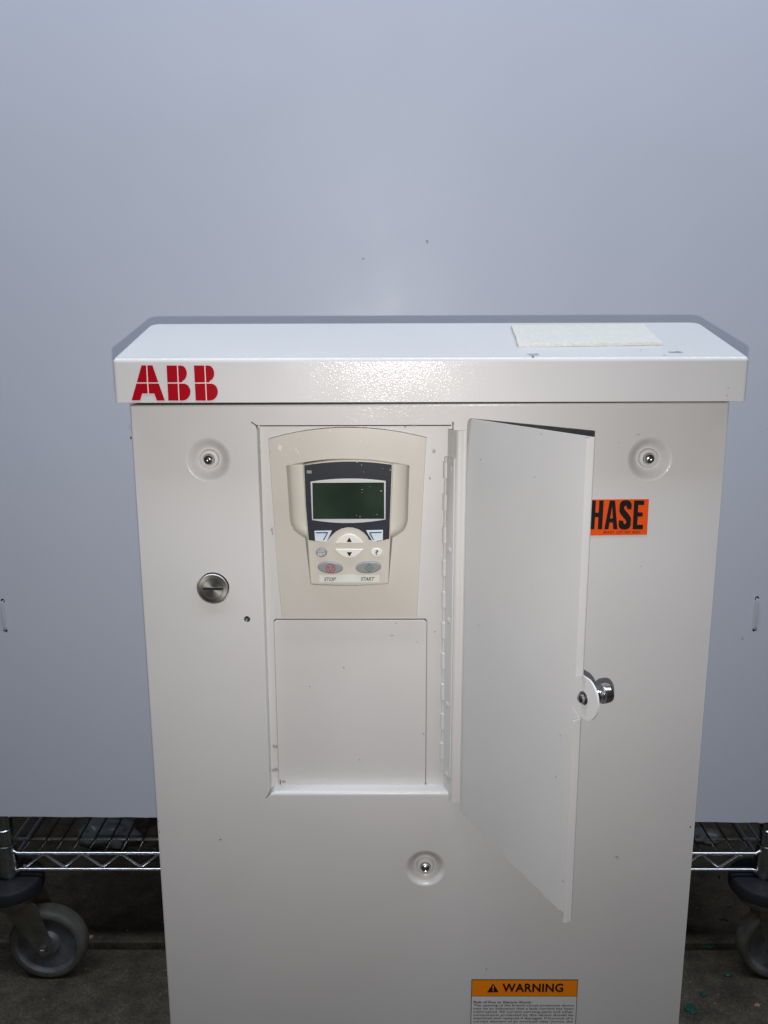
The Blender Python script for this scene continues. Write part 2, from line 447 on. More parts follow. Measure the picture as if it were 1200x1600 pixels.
# ------------------------------------------------------------------ wire rack behind the board
YR = 0.562
PL, PR = P(11, 1333, YR).x, P(1197, 1333, YR).x
ZR = P(100, 1333, YR-0.008).z; ZR2 = P(100, 1358, YR-0.008).z
YR2 = YR+0.42
rack = thing('wire_rack', 'chrome wire shelving rack on caster wheels behind the board', 'rack', ((PL+PR)/2, YR, 0))
prof = [(0, ZR-0.045), (0.0127, ZR-0.045)]
z = ZR-0.04
while z < 1.95:
    prof += [(0.0127, z), (0.0117, z+0.001), (0.0117, z+0.0025), (0.0127, z+0.0035)]; z += 0.0254
prof += [(0.0127, 1.96), (0, 1.965)]
me_post = None
for x in (PL, PR):
    for y in (YR, YR2):
        bm = lathe(bmesh.new(), prof, (x, y, 0), 'z', 20); obj('post', bm, 'dullchrome', rack)
        bm = lathe(bmesh.new(), [(0.0135, ZR2-0.010), (0.0178, ZR2-0.009), (0.0182, ZR2-0.004), (0.0156, ZR+0.006), (0.0150, ZR+0.012), (0.0132, ZR+0.013)], (x, y, 0), 'z', 24)
        obj('collar', bm, 'dullchrome', rack)
        bm = lathe(bmesh.new(), [(0.0129, ZR+0.034), (0.0140, ZR+0.035), (0.0140, ZR+0.040), (0.0129, ZR+0.041)], (x, y, 0), 'z', 24)
        obj('post_ring', bm, 'dullchrome', rack)
def rail(y, sgn):
    for zz, dx in ((ZR, 0.014), (ZR2, 0.017)):
        bm = bmesh.new()
        pts = [(PL+dx, y, zz-0.003 if zz == ZR2 else zz+0.004), (PL+dx+0.006, y, zz), (PR-dx-0.006, y, zz), (PR-dx, y, zz-0.003 if zz == ZR2 else zz+0.004)]
        tube(bm, pts, 0.0026, 10); obj('rail', bm, 'wire', rack)
    bm = bmesh.new(); pts = []; x = PL+0.03; k = 0; per = 0.0305
    zt, zb_ = ZR-0.0045, ZR2+0.0045
    while x < PR-0.03:
        zz = zt if k % 2 else zb_
        pts += [(x-0.003, y+sgn*0.003, zz), (x+0.003, y+sgn*0.003, zz)]
        x += per; k += 1
    tube(bm, pts, 0.0020, 8); obj('truss_wire', bm, 'wire', rack)
rail(YR-0.008, 1); rail(YR2, -1)
for x in (PL, PR):
    for zz in (ZR, ZR2):
        obj('rail', tube(bmesh.new(), [(x, YR+0.013, zz), (x, YR2-0.013, zz)], 0.0029, 8), 'wire', rack)
for y in (PZ(80, 1307, ZR).y, YR+0.21, YR+0.33):
    obj('support_wire', tube(bmesh.new(), [(PL, y, ZR-0.0045), (PR, y, ZR-0.0045)], 0.0027, 8), 'wire', rack)
bmw = tube(bmesh.new(), [(0, YR+0.002, ZR+0.0005), (0, YR2-0.002, ZR+0.0005)], 0.0016, 6)
mew = bpy.data.meshes.new('deck_wire'); bmw.to_mesh(mew); bmw.free(); mew.materials.append(M['deck']); mew.shade_smooth()
nw = 46
for i in range(1, nw):
    o = bpy.data.objects.new('deck_wire', mew); C.objects.link(o); o.parent = rack
    o.matrix_parent_inverse = Matrix.Translation(rack.location).inverted()
    o.location = (PL+(PR-PL)*i/nw, 0, 0)

def caster(px_, py_, dx, label=None):
    R_ = 0.0622; wx = px_+dx; wy = py_
    zc = R_
    bm = lathe(bmesh.new(), [(0.010, 0.182), (0.043, 0.182), (0.050, 0.180), (0.0525, 0.176), (0.0525, 0.164), (0.051, 0.159), (0.044, 0.157), (0.02, 0.156)], (px_, py_, 0), 'z', 48)
    bump_ = obj('caster', bm, 'bumper', rack, label=label)          # round bumper carries the wheel
    bm = lathe(bmesh.new(), [(0.009, 0.130), (0.009, ZR2-0.009)], (px_, py_, 0), 'z', 16); obj('stem', bm, 'dullchrome', bump_)
    bm = lathe(bmesh.new(), [(0.0, 0.156), (0.034, 0.156), (0.038, 0.150), (0.038, 0.142), (0.030, 0.138), (0.0, 0.138)], (px_, py_, 0), 'z', 28); obj('swivel_plate', bm, 'fork', bump_)
    # fork legs
    for s in (-1, 1):
        yy = wy+s*0.021
        poly = [(px_-0.014, 0.146), (px_+0.046, 0.146), (wx+0.012, zc+0.012), (wx+0.009, zc-0.009), (wx, zc-0.0125), (wx-0.009, zc-0.009), (wx-0.034, zc+0.030)]
        slab_bm = slab(rounded(poly, 0.008, 4), yy+0.0013, yy-0.0013, 0.0005, 2); obj('fork', slab_bm, 'fork', bump_)
    # tyre, cross section lathe about y
    tw = 0.016; prof_ = []
    ri = 0.050
    prof_ = [(ri, -tw+0.001), (R_-0.007, -tw), (R_-0.003, -tw+0.002), (R_-0.0005, -tw+0.006), (R_, 0), (R_-0.0005, tw-0.006), (R_-0.003, tw-0.002), (R_-0.007, tw), (ri, tw-0.001)]
    ty = obj('tyre', lathe(bmesh.new(), prof_, (wx, wy, zc), 'y', 56), 'tyre', bump_)
    hub = [(ri, -tw+0.0012), (ri-0.002, -tw+0.0025), (ri-0.005, -tw+0.008), (0.022, -tw+0.010), (0.018, -tw+0.003), (0.011, -tw+0.001), (0, -tw+0.001)]
    obj('wheel_hub', lathe(bmesh.new(), hub, (wx, wy, zc), 'y', 48), 'hub', bump_)
    hub2 = [(r, -h) for r, h in hub]
    obj('wheel_hub', lathe(bmesh.new(), hub2, (wx, wy, zc), 'y', 48), 'hub', bump_)
    ax = [(0, -0.031), (0.0055, -0.031), (0.0065, -0.030), (0.0065, -0.023), (0.010, -0.0229), (0.010, -0.0224), (0.004, -0.022), (0.004, 0.028), (0, 0.028)]
    obj('axle', lathe(bmesh.new(), ax, (wx, wy, zc), 'y', 6), 'dullchrome', bump_, angle=20)
for px_, dx, y in ((PL, 0.054, YR), (PR, 0.030, YR), (PL, 0.04, YR2), (PR, -0.04, YR2)): caster(px_, y, dx)

# ------------------------------------------------------------------ the cabinet
cab = thing('drive_cabinet', 'tall pale grey steel motor drive cabinet with sloping hood and open keypad door', 'cabinet', (0, 0.06, 0))
W2 = 0.235; ZBOT = 0.0; ZHB = H-0.06936; ZHT = H-0.03551
HX = 0.24295; OV = 0.012; HD = 0.12057; HS = 0.02464
ZTOP = ZHB-0.0023; DEP = 0.100; DR = 0.0135
bolts = [(-0.17529, H-0.11584), (0.17529, H-0.11584), (0.0, H-0.48153)]
lock_c = PX(333, 919); hole_c = PX(386, 967.5)
# recess outline (front edge); slits at the corners are relief cuts of the folded steel
rx0, rx1 = PX(403, 900)[0], PX(709, 663)[0]
rx0 = PX(411, 950)[0]-0.0008
rz1 = PX(550, 664)[1]; rz0 = PX(560, 1243.5)[1]
e = 0.0032; sw = 0.0007
O_ = [(rx0+e, rz1), (rx0+0.0002, rz1-0.0002+sw), (rx0-e, rz1+e*0.9), (rx0-e-sw, rz1+e*0.9-sw), (rx0-sw, rz1-0.0004), (rx0, rz1-e-0.0012),
      (rx0, rz0+e+0.001), (rx0-sw, rz0+0.0005), (rx0-e-0.0005, rz0-e*0.7), (rx0-e+0.0008, rz0-e*0.7-0.0010), (rx0+0.0012, rz0-sw*0.2), (rx0+e+0.002, rz0),
      (rx1-0.001, rz0), (rx1, rz0+0.001), (rx1, rz1+0.0022), (rx1-0.0012, rz1+0.0022), (rx1-0.0016, rz1)]
rb = 0.0022
I_ = []
for x, z_ in O_:
    nx = x; nz = z_
    if x < rx0-0.0001: nx = x+0.0003
    elif x < rx0+0.5*e: nx = x+rb*0.55
    elif x > rx1-0.003: nx = x-0.0003
    if abs(z_-rz1) < 1e-6: nz = z_-0.0004
    elif abs(z_-rz0) < 1e-6: nz = z_+rb*1.5
    elif z_ < rz0+0.5*e and x > rx0: nz = z_+rb
    I_.append((nx, nz))
O_ = ccw(O_); I_ = ccw(I_)
bm = bmesh.new()
re_ = 0.0016
outer_full = [(-W2, ZBOT), (W2, ZBOT), (W2, ZTOP+0.0007), (-W2, ZTOP-0.0007)]
outer_in = inset(outer_full, re_)
Rd = 0.0162
dholes = [ellipse(x, z_, Rd*1.12, Rd*1.12, 56) for x, z_ in bolts]
lk_h = ellipse(*lock_c, 0.0135, 0.0135, 48); th_h = ellipse(*hole_c, 0.0027, 0.0027, 20)
plate_with_holes(bm, outer_in, [O_, lk_h, th_h]+dholes, 0.0)
rs = []
for k in range(4):
    t = math.pi/2*k/3
    rs.append(ring(bm, [(a+(c-a)*(1-math.sin(t)), b_+(d-b_)*(1-math.sin(t))) for (a, b_), (c, d) in zip(outer_full, outer_in)], re_*(1-math.cos(t))))
rs.append(ring(bm, outer_full, DEP))
for a, c in zip(rs, rs[1:]): bridge(bm, a, c)
bm.faces.new(rs[-1])
# recess wall with a folded edge
rs = []
for k in range(5):
    t = math.pi/2*k/4
    rs.append(ring(bm, [(a+(c-a)*math.sin(t), b_+(d-b_)*math.sin(t)) for (a, b_), (c, d) in zip(O_, I_)], rb*(1-math.cos(t))))
rs.append(ring(bm, I_, DR))
for a, c in zip(rs, rs[1:]): bridge(bm, a, c)
# recess floor with openings for the keypad pocket and the cover plate
YBZ = 0.0085                        # front of the beige bezel
pocket = pxs([(447, 727.5)]+arc_pts((455, 726.2), (540, 716.5), (632, 725.5), 14)+[(640, 727), (638.5, 770), (637.5, 812), (635.5, 821), (631, 829), (622, 835.5), (613.5, 840.5), (607.3, 911)]+arc_pts((606, 912.5), (545, 915.5), (486, 913.5), 8)+[(484.8, 911.5), (476.6, 841.5), (467, 835.5), (459, 829), (454.5, 820), (452.6, 810), (450, 770)], YBZ)
pk = [(-1, -1)]
px_ = [p[0] for p in pocket]; pz_ = [p[1] for p in pocket]
pk = [(min(px_)-0.002, min(pz_)-0.002), (max(px_)+0.002, min(pz_)-0.002), (max(px_)+0.002, max(pz_)+0.002), (min(px_)-0.002, max(pz_)+0.002)]
cov = rounded(pxs([(428.5, 1229), (665.5, 1229), (666, 968), (428.5, 969)], DR), [0.0012, 0.0012, 0.003, 0.003], 4)
cx0 = (PX(428, 969, DR)[0]+PX(436.5, 1229, DR)[0])/2-0.0002; cx1 = PX(665.5, 1100, DR)[0]; cz0 = PX(550, 1229.5, DR)[1]; cz1 = PX(550, 968.5, DR)[1]
def rc(d): return ccw(rounded([(cx0-d, cz0-d), (cx1+d, cz0-d), (cx1+d, cz1+d), (cx0-d, cz1+d)], 0.003, 4))
rch = ccw(rounded([(cx0-0.00015, cz0-0.0002), (cx1+0.0006, cz0-0.0002), (cx1+0.0006, cz1+0.0011), (cx0-0.00015, cz1+0.0011)], 0.003, 4))
plate_with_holes(bm, I_, [pk, rch], DR)
bridge(bm, ring(bm, rch, DR), ring(bm, rch, DR+0.0015))
# dimples pressed round the bolts
for x, z_ in bolts:
    pr = [(1.12-0.66*k/14, 0.0070*(3*(k/14)**2-2*(k/14)**3)) for k in range(15)]
    pr_old = [(1, 0), (0.97, 0.00012), (0.92, 0.0008), (0.86, 0.0020), (0.76, 0.0040), (0.66, 0.0058), (0.58, 0.0068), (0.52, 0.0072), (0.42, 0.0073)]
    lp = [ring(bm, ellipse(x, z_, Rd*r, Rd*r, 56), h) for r, h in pr]
    for a, c in zip(lp, lp[1:]): bridge(bm, a, c)
    bm.faces.new(lp[-1])
for hp, d in ((lk_h, 0.004), (th_h, 0.004)):
    a = ring(bm, hp, 0); c = ring(bm, hp, 0.0008); c2 = ring(bm, hp, d); bridge(bm, a, c2)
    bm.faces.new(c2)
for v in [v for v in bm.verts if not v.link_faces]: bm.verts.remove(v)
body = obj('housing', bm, 'paint', cab, angle=38)

box(bm_ := bmesh.new(), -W2+0.004, W2-0.004, 0.010, DEP-0.004, ZTOP-0.0022, ZHB+0.012)
obj('gap_shade_box', bm_, 'dark', cab, smooth=False)  # added black box, paints the shade seen in the gap under the hood
# open seam along the top of the recess
box(bm_ := bmesh.new(), rx0+0.001, rx1-0.001, DR-0.0004, DR+0.001, rz1-0.0026, rz1-0.0005)
obj('seam', bm_, 'dark', cab, smooth=False)
# bolts in the dimples
for i, (x, z_) in enumerate(bolts):
    bs = obj('bolt_bushing', lathe(bmesh.new(), [(0.0080, 0.0072), (0.0076, 0.0030), (0.0073, 0.0024), (0.0067, 0.0021), (0.0048, 0.0021), (0.0046, 0.0024), (0.0046, 0.0055)], (x, 0, z_), 'y', 36), 'door_paint', cab)
    obj('bolt', lathe(bmesh.new(), [(0.0044, 0.0056), (0.0044, 0.0008), (0.0040, -0.0002), (0.0030, -0.0011), (0.0017, -0.0015), (0.0010, -0.0010), (0, -0.0008)], (x, 0, z_), 'y', 28), 'chrome', bs)
# quarter turn lock
lkx, lkz = lock_c
bm = lathe(bmesh.new(), [(0.0127, 0.004), (0.0127, -0.0006), (0.0124, -0.0014), (0.0118, -0.0019), (0.0090, -0.0020), (0.0088, -0.0014), (0.0085, -0.0014), (0.0083, -0.0019), (0, -0.0019)], (0, 0, 0), 'y', 64)
me = bpy.data.meshes.new('lock'); bmesh.ops.recalc_face_normals(bm, faces=bm.faces); bm.to_mesh(me); bm.free()
lock = link('lock', me, 'brushed', cab, angle=30); lock.location = (lkx, 0, lkz)
bm = slab(rounded([(-0.0082, -0.0011), (0.0082, -0.0011), (0.0082, 0.0009), (-0.0082, 0.0009)], 0.0005, 3), -0.0016, -0.0022, 0.0)
o = obj('lock_slot', bm, 'dark', lock, smooth=False)
bm = slab([(-0.0080, 0.0009), (0.0080, 0.0009), (0.0080, 0.0013), (-0.0080, 0.0013)], -0.0016, -0.0023, 0.0)
obj('slot_edge', bm, 'chrome', lock, smooth=False)
obj('threaded_hole', lathe(bmesh.new(), [(0.0026, 0.0005), (0.0022, 0.0002), (0.0020, 0.0005), (0.0019, 0.0030), (0, 0.0032)], (hole_c[0], 0, hole_c[1]), 'y', 20), 'dullchrome', cab)

# ---- hood
def hood_top(y): return ZHT+(y+OV)*HS/HD
ho = []
def corner(cx, cy, r, a0, n=6): return [(cx+r*math.cos(math.radians(a0+90*k/n)), cy+r*math.sin(math.radians(a0+90*k/n))) for k in range(n+1)]
y0, y1 = -OV, -OV+HD
ho = corner(HX-0.003, y0+0.003, 0.003, -90)+corner(HX-0.010, y1-0.010, 0.010, 0)+corner(-HX+0.010, y1-0.010, 0.010, 90)+corner(-HX+0.003, y0+0.003, 0.003, 180)
rt_ = 0.0032
bm = bmesh.new(); rs = []
def hring(pts, zf): return [bm.verts.new((x, y, zf(x, y))) for x, y in pts]
hin = inset(ho, 0.0014)
rs.append(hring(hin, lambda x, y: ZHB+0.02)); rs.append(hring(hin, lambda x, y: ZHB)); rs.append(hring(ho, lambda x, y: ZHB+0.0003))
for k in range(6):
    t = math.pi/2*k/5
    rs.append(hring(inset(ho, rt_*(1-math.cos(t))) if k else ho, lambda x, y: hood_top(y)-rt_*(1-math.sin(t))))
for a, c in zip(rs, rs[1:]): bridge(bm, a, c)
bm.faces.new(rs[-1])
# underside of the hood, seen only from below
bm.faces.new(list(reversed(rs[0])))
hood = obj('hood', bm, 'paint', cab, angle=50)

# ABB logo on the hood front: each letter in four quarters
YL = -OV-0.0003
def lp(u, v): return PX(u, v, YL)
g_ = 0.85
def quad_letter(polys):
    bm = bmesh.new()
    for p in polys: slab(pxs(p, YL), YL+0.0002, YL, 0.0, bm=bm)
    return bm
vm = 598.4
def xl(u, v): return u + (v-571)*0.05
A_ = [
 [(221.0, 570.8), (228.3, 570.8), (229.6, vm-g_), (213.6, vm-g_)],
 [(230.0, 570.8), (238.2, 570.8), (247.4, vm-g_), (231.4, vm-g_)],
 [(213.0, vm+g_), (229.8, vm+g_), (230.9, 614.9), (222.2, 614.9), (218.9, 625.6), (205.6, 625.6)],
 [(231.5, vm+g_), (248.1, vm+g_), (257.5, 625.9), (244.9, 625.9), (241.2, 614.9), (232.7, 614.9)]]
def B_(x, s=1.0):
    n = 10
    L1 = [(x, 571), (x+16.2, 571.1), (x+17.4, vm-g_), (x+1.3, vm-g_)]
    L2 = [(x+1.4, vm+g_), (x+17.5, vm+g_), (x+18.8, 626.0), (x+2.8, 626.0)]
    r1 = [(x+17.8, 571.1), (x+22.5, 571.1)]+[(x+22.5+9.2*math.sin(math.pi*k/n*0.92), 583.4-12.3*math.cos(math.pi*k/n*0.92)) for k in range(1, n+1)]+[(x+24.5, vm-g_), (x+19.0, vm-g_)]
    r2 = [(x+19.1, vm+g_), (x+27.5, vm+g_)]+[(x+24.8+12.6*math.sin(math.pi*(0.12+0.88*k/n)), 612.2-13.8*math.cos(math.pi*(0.12+0.88*k/n))) for k in range(1, n+1)]+[(x+20.4, 626.0)]
    return [L1, L2, r1, r2]
for polys in (A_, B_(260.2), B_(303.0)):
    o = obj('logo_letter', quad_letter(polys), 'red', hood, smooth=False)
# pale film showing in the gaps of the logo
gap = []
bm = bmesh.new()
YG = -OV-0.00012
for pl in ([(228.1, 571), (230.2, 571), (232.9, 615), (230.7, 615)], [(213.2, vm-1), (248, vm-1), (248.3, vm+1), (212.8, vm+1)],
           [(276.2, 571.2), (278.2, 571.2), (280.8, 626), (278.8, 626)], [(261.5, vm-1), (287, vm-1), (287, vm+1), (261.6, vm+1)],
           [(319.0, 571.2), (321, 571.2), (323.6, 626), (321.6, 626)], [(304.3, vm-1), (330, vm-1), (330, vm+1), (304.4, vm+1)]):
    YG -= 0.00001
    flat(pxs(pl, YG), YG, bm)
obj('logo_gap', bm, 'pinkwhite', hood, smooth=False, weld=False)

# foam strip lying on the hood
def on_hood(u, v, lift=0.0):
    d = ray(u, v); n = Vector((0, -HS, HD)).normalized(); p0 = Vector((0, -OV, ZHT+lift))
    t = (p0-CAM).dot(n)/d.dot(n); return CAM+d*t
fp = [on_hood(*q) for q in ((810, 543), (1034.5, 539.8), (1006, 511), (799, 513))]
bm = bmesh.new(); rnd = random.Random(5)
edge = []
for i in range(4):
    a, c = fp[i], fp[(i+1) % 4]
    for k in range(14):
        q = a.lerp(c, k/14); q = q+Vector((rnd.uniform(-1, 1)*0.0004, rnd.uniform(-1, 1)*0.0004, 0)); edge.append(q)
cen = sum(edge, Vector())/len(edge)
r1 = [bm.verts.new(q+Vector((0, 0, 0.0002))) for q in edge]; r2 = [bm.verts.new(q+Vector((0, 0, 0.0026))) for q in edge]
r3 = [bm.verts.new(cen.lerp(q, 0.985)+Vector((0, 0, 0.0030))) for q in edge]
bridge(bm, r1, r2); bridge(bm, r2, r3); bm.faces.new(r3); bm.faces.new(list(reversed(r1)))
o = obj('foam_pad', bm, 'foam', angle=60); tag(o, 'thin off-white foam strip lying on the sloping hood', 'foam pad')
# scuffs on the hood
def hood_blot(u, v, ru, rv, mat, seed):
    rr = random.Random(seed); bm = bmesh.new(); vs = []
    for i in range(12):
        t = 2*math.pi*i/12; k = 0.5+0.6*rr.random()
        vs.append(bm.verts.new(on_hood(u+ru*k*math.cos(t), v+rv*k*math.sin(t), 0.0003)))
    bm.faces.new(vs); return obj('scuff_mark', bm, mat, hood, smooth=False)
hood_blot(1056, 549.8, 14, 1.4, 'scuffg', 1); hood_blot(1058, 549.6, 5, 1.0, 'scuff', 2); hood_blot(833, 553.5, 13, 1.8, 'scuffg', 3); hood_blot(833, 557, 2.6, 0.9, 'scuff', 4); hood_blot(1001, 546.5, 1.5, 0.6, 'scuffg', 6); hood_blot(1038, 555, 2, 0.5, 'scuff', 7)
for u, v, a, c, mt_, s in ((178, 560.5, 1.3, 1.4, 'scuff', 1), (1136, 618, 1, 2.2, 'scuffg', 2), (1138, 606, 2, 1, 'scuffg', 3), (179.5, 612, 0.8, 1.6, 'scuffg', 4)):
    blot('scuff_mark', u, v, a, c, -OV-0.0003, mt_, hood, s)

# ---- beige bezel with the finger pocket
bz = pxs(arc_pts((418.8, 686), (540, 668), (666.5, 684), 20)+[(662, 760), (656.5, 870), (651.5, 963.5), (545, 965), (440.5, 964), (434, 900), (426, 790)], YBZ)
bm = bmesh.new()
bzo = ccw(bz); bzi = inset(bzo, 0.0006); pkt = ccw(pocket)
plate_with_holes(bm, bzi, [pkt], YBZ)
rs = [ring(bm, bzi, YBZ), ring(bm, inset(bzo, 0.00018), YBZ+0.0002), ring(bm, bzo, YBZ+0.0007), ring(bm, bzo, DR+0.0002)]
for a, c in zip(rs, rs[1:]): bridge(bm, a, c)
pc = (sum(p[0] for p in pkt)/len(pkt), sum(p[1] for p in pkt)/len(pkt))
def shrink(k, kz): return [(a+(pc[0]-a)*k, c+(pc[1]-c)*kz) for a, c in pkt]
rs = [ring(bm, pkt, YBZ), ring(bm, shrink(0.010, 0.006), YBZ+0.0006), ring(bm, shrink(0.03, 0.01), YBZ+0.0042), ring(bm, shrink(0.06, 0.015), YBZ+0.0062), ring(bm, shrink(0.12, 0.02), YBZ+0.0080), ring(bm, shrink(0.22, 0.03), YBZ+0.0090), ring(bm, shrink(0.4, 0.06), YBZ+0.0092)]
for a, c in zip(rs, rs[1:]): bridge(bm, a, c)
bm.faces.new(rs[-1])
bezel = obj('bezel', bm, 'beige', cab, angle=40)
for u, v, a, c, r, s in ((437.5, 699, 3.6, 5.6, 0.3, 1), (462.5, 702.5, 2.0, 1.6, 0, 2), (465.5, 706.5, 1.4, 2.4, -0.5, 3), (516, 673.5, 2, 2, 0, 4), (563, 689, 1.3, 1, 0, 8)):
    blot('paint_spot', u, v, a, c, YBZ-0.0002, 'scuffw', bezel, s, r)
for u, v, a, c, s in ((423.5, 706, 0.9, 0.9, 5), (426, 834, 1.5, 3, 6), (425, 828, 2.5, 5, 9)):
    blot('scuff_mark', u, v, a, c, (YBZ-0.0002) if u < 424 else DR-0.0003, 'scuffg', cab, s)

# ---- cover plate below the keypad
bm = slab(rc(0), DR+0.0030, DR-0.0006, 0.0006, 3)
cover = obj('cover_plate', bm, 'paint', cab)
YC = DR-0.0009
for u, v, a, c, mt_, s in ((438, 1222, 1.0, 5.5, 'scuff', 1), (443, 1221.5, 3.5, 3, 'scuffg', 2), (619, 974, 1.2, 2, 'scuffg', 3), (484, 1073, 1.6, 1.6, 'scuffg', 4), (537, 1043, 1.3, 1.8, 'scuffg', 5), (652, 1003, 1.5, 1, 'scuffg', 6), (562, 1187, 1.4, 1.8, 'scuffg', 7), (662, 1147, 1.4, 2.2, 'scuffg', 8), (613, 993, 3.5, 1.2, 'scuffg', 10)):
    blot('scuff_mark', u, v, a, c, YC, mt_, cover, s)
for u, v, a, c, s in ((430, 1166, 5, 3.6, 1), (430, 1203, 5.5, 3.6, 2), (679, 987, 2, 1.5, 3), (672, 748, 2, 3, 4), (678, 705, 3, 3, 5), (633, 667, 2, 2.6, 6), (675, 700, 1.5, 1, 7)):
    blot('scuff_mark', u, v, a, c, DR-0.0003, 'scuffg', cab, s)
for u, v, a, c, mt_, s in ((204.5, 684, 1.4, 3, 'rust', 1), (344.5, 1312, 1.3, 1.5, 'scuff', 2), (997, 679, 4, 1, 'scuffg', 3), (967, 692, 1.5, 1, 'scuffg', 4), (1078.5, 1292, 1.3, 1.6, 'scuff', 5), (964, 1339, 4, 1.6, 'scuffg', 6), (760, 1514, 1.3, 1.4, 'scuff', 7), (247, 1283, 0.8, 1.4, 'scuff', 8), (249.5, 1300, 0.8, 2.2, 'scuff', 9), (1002, 885, 1.5, 1, 'scuffg', 10), (647, 665, 2.2, 2.6, 'scuffg', 11)):
    blot('scuff_mark', u, v, a, c, -0.0003, mt_, cab, s, 0.3 if u == 964 else 0)

# ---- open door with folded edges
HP = Vector((0.0297, -0.004)); OP = Vector((0.0953, -0.148))
sd = (OP-HP); WD = sd.length; sd = sd/WD
md = Vector((-abs(sd.y), -abs(sd.x)))                    # towards the inner side of the door
zt0, zt1, zl0, zl1 = H-0.0826, H-0.0776, H-0.4240, H-0.4213
TH = 0.0013
def dz(s, z): return z
def dpt(s, m_, f):
    """s along the door, m_ to the inner side, f 0 bottom .. 1 top"""
    k = s/WD; zb_ = zl0+(zl1-zl0)*k; zt_ = zt0+(zt1-zt0)*k
    q = HP+sd*s+md*m_
    return Vector((q.x, q.y, zb_+(zt_-zb_)*f))
DH = zt0-zl0
# tab centre in door coordinates
def solve_door(u, v):
    d = ray(u, v); n = Vector((md.x, md.y, 0)); p0 = Vector((HP.x, HP.y, 0))
    t = (p0-CAM).dot(n)/d.dot(n); q = CAM+d*t
    s = (Vector((q.x, q.y))-HP).dot(sd); k = s/WD
    return s, (q.z-(zl0+(zl1-zl0)*k))/((zt0+(zt1-zt0)*k)-(zl0+(zl1-zl0)*k))
ts, tf = solve_door(912, 1090.5)
print('door width', WD, 'tab', ts, tf)
tr = 0.0150
hgt = DH
fT = tr/hgt
# panel outline in (s, f*hgt)
pan = [(0, 0.002), (0.002, 0.0), (WD-0.012, 0.0), (WD-0.011, 0.0012), (WD, 0.0012)]
c_s = ts; c_h = tf*hgt
pan += [(WD, c_h-0.0145), (WD-0.0095, c_h-0.0135+0.004), (WD-0.009, c_h-0.0135+0.0048)] if False else [(WD, c_h-0.0155), (WD-0.008, c_h-0.0115), (WD-0.0075, c_h-0.0105), (WD, c_h-0.0145)]
a0 = math.asin(max(-1, min(1, -0.0145/tr)))
for k in range(15):
    t = a0+(math.asin(0.0143/tr)-a0)*k/14
    pan.append((c_s+tr*math.cos(t), c_h+tr*math.sin(t)))
pan += [(WD, c_h+0.0150), (WD, hgt), (0.005, hgt), (0.0015, hgt-0.0015), (0, hgt-0.005)]
def door_sheet(outl, m0, m1, bm):
    a = [bm.verts.new(dpt(s, m0, h/hgt)) for s, h in outl]; c = [bm.verts.new(dpt(s, m1, h/hgt)) for s, h in outl]
    # cap with cdt so that concave outlines fill cleanly
    V, _, Fc, *_q = delaunay_2d_cdt([Vector(p) for p in outl], [(i, (i+1) % len(outl)) for i in range(len(outl))], [], 0, 1e-8)
    for mm in (m0, m1):
        vv = [bm.verts.new(dpt(v.x, mm, v.y/hgt)) for v in V]
        for f in Fc:
            if in_poly(sum(V[i].x for i in f)/3, sum(V[i].y for i in f)/3, outl): bm.faces.new([vv[i] for i in f])
    bridge(bm, a, c)
# hole in the tab handled by the screw that fills it
bm = bmesh.new(); door_sheet(pan, 0.0, -TH, bm)
for v in [v for v in bm.verts if not v.link_faces]: bm.verts.remove(v)
door = obj('door', bm, 'door_paint', cab, angle=30, wn=False)
# outer lip: bent strip above and below the tab
def strip(path, f0, f1, th, bm):
    """path: list of (s, m) in plan, extruded between heights, with thickness"""
    n = len(path); L, R2 = [], []
    for i, p in enumerate(path):
        a = Vector(path[max(i-1, 0)]); c = Vector(path[min(i+1, n-1)]); t = (c-a).normalized(); nn = Vector((-t.y, t.x))
        L.append(tuple(Vector(p)+nn*th/2)); R2.append(tuple(Vector(p)-nn*th/2))
    lp_ = L+R2[::-1]
    a = [bm.verts.new(dpt(s, m_, f0)) for s, m_ in lp_]; c = [bm.verts.new(dpt(s, m_, f1)) for s, m_ in lp_]
    bridge(bm, a, c)
    for i in range(n-1):
        for q in (a, c): bm.faces.new((q[i], q[i+1], q[2*n-2-i], q[2*n-1-i]))
def bend(x0_, m0, r, start, end, n=5):
    return [(x0_+r*math.cos(math.radians(start+(end-start)*k/n)), m0+r*math.sin(math.radians(start+(end-start)*k/n))) for k in range(n+1)]
rlip = 0.0016
path = bend(WD+0.0002, rlip-TH/2, rlip, -90, 0)+[(WD+rlip+0.0002, 0.0062)]
for f0, f1 in ((0.0035, (c_h-0.0158)/hgt), ((c_h+0.0152)/hgt, 1.0)):
    bm = bmesh.new(); strip(path, f0, f1, TH, bm); obj('door_lip', bm, 'door_paint', door, angle=50)
# hinge side: return flange and the leg the hinge is fixed to
path = [(0.0, rlip-TH/2)]
path = [(-0.0004, 0.0006)]+[(-0.0012, 0.0018), (-0.0014, 0.003), (-0.0014, 0.0048)]+[(-0.0018, 0.0058), (-0.0028, 0.0066), (-0.004, 0.0069)]+[(-0.0175, 0.0069)]
bm = bmesh.new(); strip(path, 0.030, 0.972, TH, bm); obj('return_flange', bm, 'door_paint', door, angle=50)
